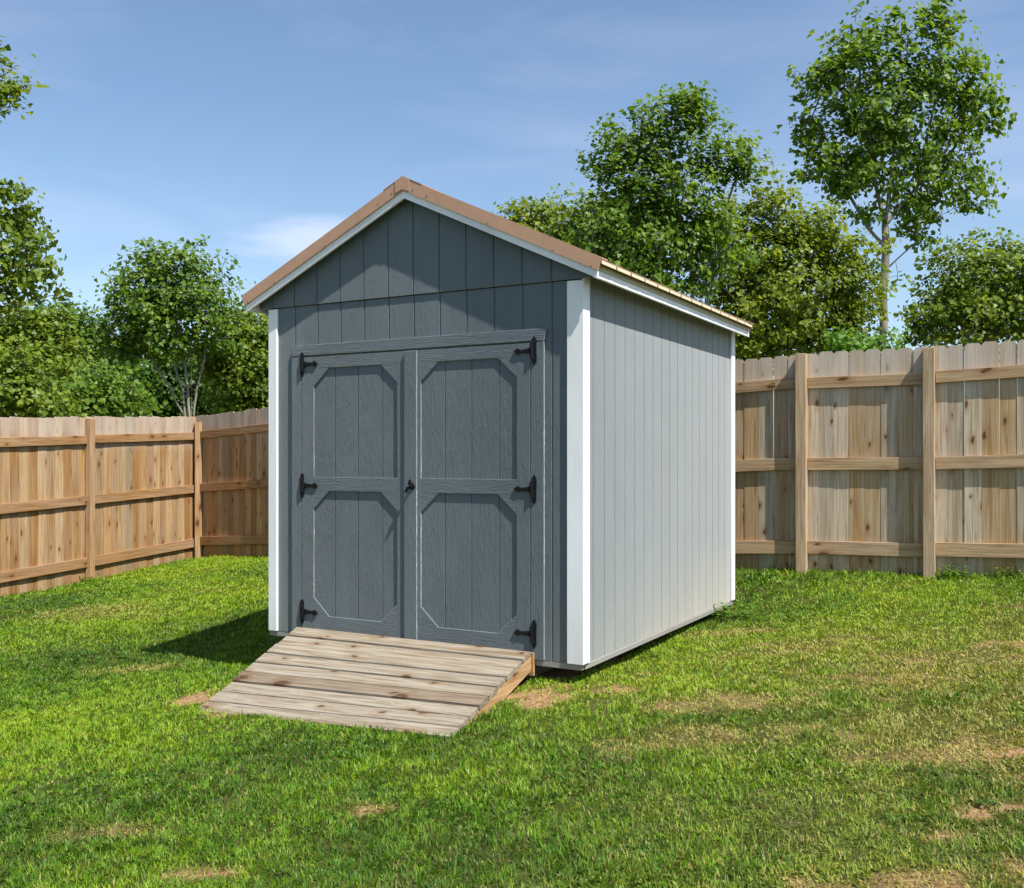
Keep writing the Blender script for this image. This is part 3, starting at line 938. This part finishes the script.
def make_tree(name, label, D, lobes, stems, trunk_r, n_clus, per, leaf, mats, seed, spread=.30, group=None, ground=0.0, droop=0.0):
    """lobes: (px x, px y, px rx, px ry[, depth offset, weight]) measured at distance D; stems: pixel polylines of the trunks from foot to top."""
    r = np.random.default_rng(seed)
    m2 = D / F
    base = px(stems[0][0][0], 458.6, D)
    base[2] = ground
    nodes, par = [], []
    for st in stems:
        pts = [px(x, y, D + (dz[0] if dz else 0)) for x, y, *dz in st]
        last = -1
        if st[0][1] > 385:
            f0 = pts[0].copy()
            f0[2] = ground - .2
            f0[:2] = base[:2] + (pts[0][:2] - base[:2]) * .3
            pts = [f0] + pts
        else:                       # a limb that leaves another stem
            last = int(np.argmin([np.linalg.norm(q - pts[0]) for q in nodes]))
            pts[0] = nodes[last].copy()
        for p, q in zip(pts[:-1], pts[1:]):
            n = max(2, int(np.linalg.norm(q - p) / .45))
            for t in (np.arange(n) + (0 if last < 0 else 1)) / n:
                w = r.normal(0, .025, 3) * (t > 0)
                nodes.append(p + (q - p) * t + w)
                par.append(last)
                last = len(nodes) - 1
    n_trunk = len(nodes)
    # leaf clumps spread through the lobes
    wts = np.array([l[2] * l[3] * (l[5] if len(l) > 5 else 1) for l in lobes], float)
    cnt = np.maximum(3, np.round(wts / wts.sum() * n_clus)).astype(int)
    C = []
    for l, c in zip(lobes, cnt):
        cen = px(l[0], l[1], D + (l[4] if len(l) > 4 else 0))
        rx, rz_ = l[2] * m2, l[3] * m2
        ryy = (rx + rz_) / 2 * .9
        npad = max(2, int(round(c / 2.5)))
        d = r.normal(size=(npad, 3))
        d /= np.linalg.norm(d, axis=1)[:, None]
        rad = r.random(npad) ** .36
        pads = cen + d * rad[:, None] * np.array([rx, ryy, rz_]) * .95
        sz = np.clip(.36 * (rx * ryy * rz_) ** (1 / 3), .2, .6)
        C.append(pads[r.integers(0, npad, c)] + np.clip(r.normal(size=(c, 3)), -1.6, 1.6) * np.array([1, 1, .6]) * sz)
    C = np.concatenate(C)
    T = np.array(nodes)
    dist = np.array([np.linalg.norm(T - c, axis=1).min() for c in C])
    C = C[np.argsort(dist)]
    P = np.zeros((len(nodes) + len(C) * 4, 3))
    P[:len(nodes)] = T
    cn = len(nodes)
    tips = []
    for c in C:
        Q = P[:cn]
        d = np.linalg.norm(Q - c, axis=1)
        cost = d + .9 * np.maximum(0, Q[:, 2] - c[2] + .15 * d)
        if cn > n_trunk: cost[:max(1, n_trunk // 4)] += 1.0
        j = int(np.argmin(cost))
        p0 = P[j]
        n = min(3, max(1, int(d[j] / .5)))
        last = j
        for t in (np.arange(n) + 1) / n:
            q = p0 + (c - p0) * t
            q[2] += .12 * d[j] * math.sin(math.pi * t)
            if t < 1: q += r.normal(0, .05 * min(1, d[j]), 3)
            P[cn] = q
            par.append(last)
            last = cn
            cn += 1
        tips.append(last)
    P = P[:cn]
    load = np.zeros(cn)
    load[tips] += 1
    for i in range(cn - 1, -1, -1):
        if par[i] >= 0: load[par[i]] += load[i]
    rad = np.maximum(.0035 + .00016 * D, trunk_r * (load / load[0:n_trunk].max()) ** .52)
    edges = [(P[par[i]], P[i], max(rad[i], min(rad[par[i]], rad[i] * 1.35)), rad[i]) for i in range(cn) if par[i] >= 0]
    root = empty(name, (float(base[0]), float(base[1]), ground))
    tag(root, label, 'tree', group)
    off = np.array([base[0], base[1], ground])
    tv, tq = tubes(edges)
    np_mesh('trunk', tv - off, tq, np.full(len(tq), 4), mats[1], root).data.polygons.foreach_set('use_smooth', [True] * len(tq))
    # leaves
    tipP = P[tips]
    cen_all = tipP.mean(0)
    m = r.integers(int(per * .5), int(per * 1.5) + 1, len(tipP))
    own = np.repeat(np.arange(len(tipP)), m)
    N = len(own)
    csz = r.uniform(.7, 1.35, len(tipP))[own] * spread
    lp = tipP[own] + np.clip(r.normal(size=(N, 3)), -1.5, 1.5) * np.array([1, 1, .62]) * csz[:, None]
    outw = lp - cen_all
    outw /= np.linalg.norm(outw, axis=1)[:, None] + 1e-6
    nrm = np.array([.20, -.22, .62]) + outw * .6 + r.normal(size=(N, 3)) * .6
    nrm /= np.linalg.norm(nrm, axis=1)[:, None]
    d = r.normal(size=(N, 3)) + outw * .5 + np.array([0, 0, -.5 - droop])
    d -= nrm * (d * nrm).sum(1)[:, None]
    d /= np.linalg.norm(d, axis=1)[:, None]
    sd = np.cross(nrm, d)
    L = leaf * r.uniform(.5, 1.5, N)[:, None]
    shape = [(0, 0, 0), (.52, .30, .10), (.30, .62, .07), (0, 1.0, -.08), (-.30, .62, .07), (-.52, .30, .10)]
    verts = np.stack([lp + sd * (L * a) + d * (L * b) + nrm * (L * c) for a, b, c in shape], 1).reshape(-1, 3)
    bi = (np.arange(N) * 6)[:, None]
    loops = (bi + np.array([[0, 1, 2, 3, 0, 3, 4, 5]])).ravel()
    tone = np.clip(.5 + r.normal(0, .17, len(tipP))[own] + r.normal(0, .16, N), 0, 1)
    np_mesh('crown', verts - off, loops, np.full(2 * N, 4), mats[0], root, attrs={'tone': ('FACE', np.repeat(tone, 2))})
    return root

LF_green = leaf_mat('leaf_fresh_green', (.056, .121, .014), (.130, .230, .023), (.232, .348, .039))
LF_yellow = leaf_mat('leaf_yellow_green', (.093, .148, .014), (.188, .261, .023), (.307, .365, .042))
LF_mid = leaf_mat('leaf_olive_green', (.077, .137, .014), (.168, .253, .026), (.284, .348, .039))
LF_dark = leaf_mat('leaf_dark_green', (.035, .090, .016), (.077, .168, .023), (.145, .249, .035))
LF_bright = leaf_mat('leaf_bright_green', (.058, .145, .016), (.122, .255, .026), (.209, .360, .039))
BK_grey = bark_mat('bark_pale_grey', (.26, .235, .205))
BK_dark = bark_mat('bark_brown_grey', (.15, .125, .10))

# far left, cut by the frame's edge
make_tree('broadleaf_tree', 'tall tree at the left edge with a loose two tier crown', 19,
          [(-14, 62, 34, 34), (-46, 95, 46, 40), (-10, 95, 26, 14), (-62, 60, 40, 45), (-8, 205, 34, 26), (-10, 250, 48, 42), (28, 275, 30, 26), (-66, 230, 60, 60), (8, 225, 24, 40), (-70, 150, 22, 40), (-30, 295, 60, 22)],
          [[(-66, 430), (-62, 300), (-60, 180), (-52, 60)]], .16, 420, 20, 0.105, (LF_mid, BK_dark), 1, 0.16, ground=-.1)
make_tree('maple_tree', 'round crowned maple on several pale slender stems beyond the left fence', 24,
          [(140, 297, 30, 38), (128, 325, 26, 30), (175, 280, 36, 30), (205, 290, 28, 32), (170, 318, 48, 36), (213, 322, 26, 28), (150, 348, 36, 14), (205, 345, 28, 16), (120, 345, 16, 14), (180, 256, 22, 14), (160, 268, 26, 22)],
          [[(191, 430), (192, 390), (190, 340), (185, 270)], [(189, 430), (183, 395), (170, 350), (150, 300)], [(193, 430), (197, 385), (208, 340), (212, 300)], [(188, 430), (176, 400), (160, 370), (135, 335)], [(192, 430), (188, 385), (178, 330), (172, 275)]],
          0.036, 820, 13, 0.098, (LF_green, BK_grey), 2, 0.15, ground=-.1)
make_tree('broadleaf_tree', 'dense olive green tree under the left edge tree', 23,
          [(20, 340, 42, 38), (-20, 350, 46, 50), (45, 330, 26, 22), (30, 380, 52, 44), (-20, 400, 60, 40), (62, 372, 26, 34)],
          [[(18, 430), (20, 370), (22, 320)]], .10, 640, 26, 0.105, (LF_mid, BK_dark), 3, 0.2, ground=-.1)
make_tree('broadleaf_tree', 'dark green tree peaking between the left edge tree and the maple', 28,
          [(78, 345, 26, 30), (58, 332, 28, 28), (92, 328, 14, 12), (100, 368, 34, 32), (70, 385, 46, 36), (110, 392, 34, 30), (50, 350, 30, 30)],
          [[(82, 430), (82, 370), (84, 330)]], .11, 560, 26, 0.12, (LF_dark, BK_dark), 4, 0.24, ground=-.1)
make_tree('young_tree', 'bright green low tree just over the fence left of the maple', 18,
          [(95, 398, 30, 20), (70, 402, 30, 18), (118, 400, 18, 16), (98, 384, 16, 14), (40, 405, 26, 18)],
          [[(95, 440), (95, 400), (96, 384)]], .03, 260, 24, 0.085, (LF_green, BK_dark), 5, 0.15, ground=-.1)
make_tree('young_tree', 'low yellow tinged tree just over the fence at the left edge', 17,
          [(15, 395, 34, 28), (-20, 400, 34, 26), (40, 402, 22, 20), (20, 375, 24, 18)],
          [[(12, 440), (14, 400), (16, 380)]], .05, 240, 24, 0.085, (LF_mid, BK_dark), 6, 0.16, ground=-.1)
make_tree('broadleaf_tree', 'dark dense tree standing behind the stems of the maple', 31,
          [(130, 372, 36, 34), (165, 385, 40, 36), (205, 385, 40, 34), (150, 400, 60, 24), (225, 395, 34, 26)],
          [[(165, 430), (165, 390), (166, 365)]], .11, 520, 28, 0.13, (LF_dark, BK_dark), 7, 0.28, ground=-.1)
make_tree('broadleaf_tree', 'olive tree filling the gap between the maple and the shed', 26,
          [(238, 330, 22, 22), (228, 355, 28, 30), (258, 352, 26, 34), (248, 388, 42, 36), (285, 345, 30, 40), (290, 390, 40, 40), (266, 325, 12, 12)],
          [[(255, 430), (255, 380), (250, 330)]], .11, 620, 24, 0.11, (LF_mid, BK_dark), 8, 0.2, ground=-.1)
# right of the roof
make_tree('broadleaf_tree', 'small rounded yellowish treetop showing just above the right roof slope', 34,
          [(533, 215, 24, 18), (518, 222, 18, 18), (548, 228, 16, 20), (530, 250, 34, 26), (525, 300, 44, 50)],
          [[(530, 430), (531, 330), (532, 225)]], .13, 340, 24, 0.13, (LF_yellow, BK_dark), 9, 0.24, ground=.2)
make_tree('broadleaf_tree', 'tall leafy tree right behind the roof with a ragged upright top', 22,
          [(662, 115, 30, 26), (690, 110, 28, 22), (680, 140, 40, 28), (625, 145, 26, 22), (612, 165, 22, 28), (645, 165, 36, 30), (748, 150, 16, 12), (738, 172, 26, 16), (715, 165, 22, 26),
           (640, 205, 52, 36), (690, 200, 44, 36), (612, 235, 36, 40), (660, 255, 56, 44), (650, 305, 62, 40), (705, 250, 34, 50), (590, 270, 40, 40), (630, 350, 70, 40), (760, 160, 8, 10)],
          [[(695, 430), (694, 330), (690, 260), (672, 190), (665, 110)], [(690, 400), (660, 300), (640, 230), (618, 160)], [(697, 400), (706, 300), (722, 220), (742, 158)]],
          0.08, 1300, 16, 0.105, (LF_green, BK_grey), 10, 0.155, ground=.2)
make_tree('broadleaf_tree', 'olive brown tree behind the left flank of the tall tree at the roof', 27,
          [(590, 222, 30, 24), (600, 250, 40, 40), (572, 240, 22, 22), (590, 300, 50, 50), (640, 230, 30, 30)],
          [[(598, 430), (598, 330), (594, 230)]], .12, 520, 24, 0.115, (LF_mid, BK_dark), 11, 0.2, ground=.2)
make_tree('broadleaf_tree', 'broad yellow green tree leaning over the right fence beside the shed', 24,
          [(765, 215, 42, 26), (735, 235, 36, 30), (815, 235, 36, 24), (845, 265, 36, 34), (790, 260, 56, 34), (740, 285, 44, 40), (800, 300, 70, 40), (846, 305, 24, 36), (770, 340, 70, 34), (830, 342, 38, 26), (725, 335, 40, 36)],
          [[(790, 430), (790, 340), (785, 280), (770, 220)], [(792, 400), (810, 320), (838, 260)], [(788, 400), (765, 320), (740, 250)]],
          0.10, 1250, 21, 0.1, (LF_yellow, BK_dark), 12, 0.17, ground=.3)
make_tree('broadleaf_tree', 'tallest tree on a bare pale trunk rising above the right fence', 29,
          [(905, 30, 34, 22), (860, 40, 34, 24), (935, 25, 22, 20), (828, 85, 28, 22), (870, 75, 52, 30), (930, 70, 44, 34), (970, 75, 24, 26), (812, 125, 20, 20), (850, 120, 40, 30), (905, 120, 54, 34), (965, 120, 36, 30), (1000, 124, 10, 6),
           (832, 160, 30, 22), (880, 165, 50, 26), (940, 165, 46, 28), (975, 180, 18, 16), (845, 190, 26, 16), (902, 196, 34, 16), (950, 200, 26, 14), (806, 172, 14, 8), (985, 206, 14, 5), (910, 235, 18, 12), (930, 222, 18, 10), (888, 280, 7, 9), (862, 215, 22, 10)],
          [[(880, 430), (882, 330), (884, 270), (886, 225), (892, 160), (900, 90), (908, 35)], [(884, 252), (868, 228), (846, 190), (830, 150), (820, 115)], [(886, 226), (915, 190), (945, 150), (965, 110)], [(886, 222), (872, 170), (862, 100), (858, 50)], [(884, 275), (905, 250), (925, 228)], [(890, 190), (925, 150), (940, 80), (938, 40)]],
          0.115, 1000, 13, 0.15, (LF_green, BK_grey), 13, 0.18, ground=.3)
make_tree('broadleaf_tree', 'dull green tree at the right edge peering over the fence', 26,
          [(985, 262, 44, 26), (950, 290, 30, 32), (1005, 285, 46, 40), (935, 318, 22, 26), (975, 320, 50, 34), (1040, 300, 50, 60), (1050, 258, 36, 24), (922, 332, 12, 14)],
          [[(985, 430), (985, 340), (990, 270)], [(985, 400), (965, 330), (945, 290)]], .12, 760, 18, 0.108, (LF_mid, BK_grey), 14, 0.18, ground=.3)
make_tree('young_tree', 'bright green sapling top behind the fence at the foot of the tallest tree', 15,
          [(878, 352, 16, 12), (862, 356, 16, 12), (845, 350, 14, 10)],
          [[(870, 400), (870, 370), (872, 352)]], .03, 80, 24, 0.07, (LF_bright, BK_dark), 15, 0.1, ground=.3)

# ------------------------------------------------------------------ weeds at the edges of the lawn
def make_weed(label, x, y, size, n, seed, mat, up=.8):
    r = np.random.default_rng(seed)
    z = float(terrain(np.array([x]), np.array([y]))[0])
    root = empty('weed', (x, y, z))
    tag(root, label, 'weed')
    verts, loops, sizes, tone = [], [], [], []
    for k in range(n):
        a = r.uniform(0, 2 * math.pi)
        rr = size * r.random() ** .5
        b = np.array([math.cos(a) * rr * .6, math.sin(a) * rr * .6, 0])
        h = size * r.uniform(.25, up)
        tip = b + np.array([math.cos(a) * rr * .5, math.sin(a) * rr * .5, h])
        for q in range(3):
            f = .45 + .27 * q
            p = b + (tip - b) * f
            th = r.uniform(0, 2 * math.pi)
            d = np.array([math.cos(th), math.sin(th), r.uniform(-.1, .5)])
            d /= np.linalg.norm(d)
            s = np.cross(d, (0, 0, 1.0))
            s /= np.linalg.norm(s)
            L = size * r.uniform(.20, .38)
            o = len(verts)
            for aa, bb, cc in ((0, 0, 0), (.28, .3, .05), (.30, .62, .04), (0, 1, -.1), (-.30, .62, .04), (-.28, .3, .05)):
                verts.append(p + s * L * aa + d * L * bb + np.array([0, 0, L * cc]))
            loops += [o, o + 1, o + 2, o + 3, o, o + 3, o + 4, o + 5]
            sizes += [4, 4]
            t = float(np.clip(r.normal(.5, .25), 0, 1))
            tone += [t, t]
    np_mesh('leaves', np.array(verts), np.array(loops), sizes, mat, root, attrs={'tone': ('FACE', np.array(tone))})
pa = lambda a, b: tuple(float(q) for q in A0 + U * a + V * b)
x, y = pa(-.16, 2.55)
make_weed('bushy bright weed beside the rear right corner of the shed', x, y, .17, 46, 1, LF_bright)
x, y = pa(-.09, .95)
make_weed('small leafy weed against the right wall base of the shed', x, y, .09, 22, 2, LF_bright)
make_weed('leafy weed at the foot of the right hand fence post', 3.72, 8.36, .14, 34, 3, LF_bright)
make_weed('low weed by the fence between the last post and the right edge', 4.12, 8.17, .11, 26, 4, LF_green)
make_weed('flat pale weed in the dry lawn at lower right', 1.49, 3.82, .055, 12, 5, LF_bright, .5)
make_weed('dark tuft of weed beside the bare soil at lower right', 1.86, 3.88, .06, 16, 6, LF_dark, .6)
make_weed('small weed at the foot of the middle left fence post', -5.13, 12.1, .12, 24, 7, LF_bright)

# ------------------------------------------------------------------ sky and sun
SUN_DIR = Vector((.6815, -.7317, 1.5)).normalized()
el = math.asin(SUN_DIR.z)
az = math.atan2(SUN_DIR.x, SUN_DIR.y)
w = bpy.data.worlds.new('World')
S.world = w
w.use_nodes = True
nt = w.node_tree
nt.nodes.clear()
out = nt.nodes.new('ShaderNodeOutputWorld')
bg = nt.nodes.new('ShaderNodeBackground')
bg.inputs['Strength'].default_value = .108
sky = nt.nodes.new('ShaderNodeTexSky')
sky.sky_type = 'NISHITA'
sky.sun_disc = False
sky.sun_elevation = el
sky.sun_rotation = az
sky.altitude = 100
sky.air_density = 1.0
sky.dust_density = .6
sky.ozone_density = 1.1
tc = nt.nodes.new('ShaderNodeTexCoord')
mp = nt.nodes.new('ShaderNodeMapping')
mp.inputs['Scale'].default_value = (1.6, 1.6, 7.5)
mp.inputs['Rotation'].default_value = (0, math.radians(6), 0)
nt.links.new(tc.outputs['Generated'], mp.inputs[0])
nz = nt.nodes.new('ShaderNodeTexNoise')
nz.inputs['Scale'].default_value = 1.6
nz.inputs['Detail'].default_value = 6
nz.inputs['Roughness'].default_value = .5
nz.inputs['Distortion'].default_value = .6
nt.links.new(mp.outputs[0], nz.inputs['Vector'])
mr = nt.nodes.new('ShaderNodeMapRange')
for i, v in ((1, .42), (2, .85), (3, 0.0), (4, .22)):
    mr.inputs[i].default_value = v
nt.links.new(nz.outputs['Fac'], mr.inputs[0])
# one brighter soft bank low in the sky to the left of the gable
cd = Vector(((325 - 512) / F, 1, (458.6 - 240) / F)).normalized()
sub = nt.nodes.new('ShaderNodeVectorMath'); sub.operation = 'SUBTRACT'
sub.inputs[1].default_value = cd
nt.links.new(tc.outputs['Generated'], sub.inputs[0])
sc_ = nt.nodes.new('ShaderNodeVectorMath'); sc_.operation = 'MULTIPLY'
sc_.inputs[1].default_value = (13.0, 5, 34)
nt.links.new(sub.outputs[0], sc_.inputs[0])
n2 = nt.nodes.new('ShaderNodeTexNoise')
n2.inputs['Scale'].default_value = 7
n2.inputs['Detail'].default_value = 4
nt.links.new(mp.outputs[0], n2.inputs['Vector'])
ln = nt.nodes.new('ShaderNodeVectorMath'); ln.operation = 'LENGTH'
nt.links.new(sc_.outputs[0], ln.inputs[0])
ad = nt.nodes.new('ShaderNodeMath'); ad.operation = 'MULTIPLY_ADD'
ad.inputs[1].default_value = 1.4
nt.links.new(n2.outputs['Fac'], ad.inputs[0])
nt.links.new(ln.outputs['Value'], ad.inputs[2])
m3 = nt.nodes.new('ShaderNodeMapRange')
for i, v in ((1, 1.9), (2, .9), (3, 0.0), (4, .42)):
    m3.inputs[i].default_value = v
m3.interpolation_type = 'SMOOTHSTEP'
nt.links.new(ad.outputs[0], m3.inputs[0])
mxm = nt.nodes.new('ShaderNodeMath'); mxm.operation = 'MAXIMUM'
nt.links.new(mr.outputs[0], mxm.inputs[0])
nt.links.new(m3.outputs[0], mxm.inputs[1])
mix = nt.nodes.new('ShaderNodeMix'); mix.data_type = 'RGBA'
mix.inputs[7].default_value = (6.6, 6.7, 7.9, 1)
nt.links.new(mxm.outputs[0], mix.inputs[0])
tint = nt.nodes.new('ShaderNodeMix'); tint.data_type = 'RGBA'; tint.blend_type = 'MULTIPLY'
tint.inputs[0].default_value = 1.0
tint.inputs[7].default_value = (.95, .99, 1.01, 1)
nt.links.new(sky.outputs[0], tint.inputs[6])
nt.links.new(tint.outputs[2], mix.inputs[6])
nt.links.new(mix.outputs[2], bg.inputs[0])
nt.links.new(bg.outputs[0], out.inputs[0])

ld = bpy.data.lights.new('sun', 'SUN')
ld.energy = 5.0
ld.angle = math.radians(.53)
ld.color = (1.0, .955, .88)
lo = bpy.data.objects.new('sun', ld)
lo.rotation_euler = SUN_DIR.to_track_quat('Z', 'Y').to_euler()
lo.location = SUN_DIR * 30
COL.objects.link(lo)

# ------------------------------------------------------------------ camera and view
cam = bpy.data.cameras.new('camera')
cam.sensor_width = 36
cam.lens = 36 * F / 1024
cam.shift_y = (458.59 - 444) / 1024
cam.clip_start = .05
cam.clip_end = 2000
co = bpy.data.objects.new('camera', cam)
co.location = (0, 0, CAM_H)
co.rotation_euler = (math.radians(90), 0, 0)
COL.objects.link(co)
S.camera = co
S.view_settings.view_transform = 'Standard'
S.view_settings.look = 'None'
S.view_settings.exposure = .65
S.view_settings.gamma = 1
S.view_settings.use_curve_mapping = False
S.cycles.max_bounces = 8
S.cycles.transparent_max_bounces = 8
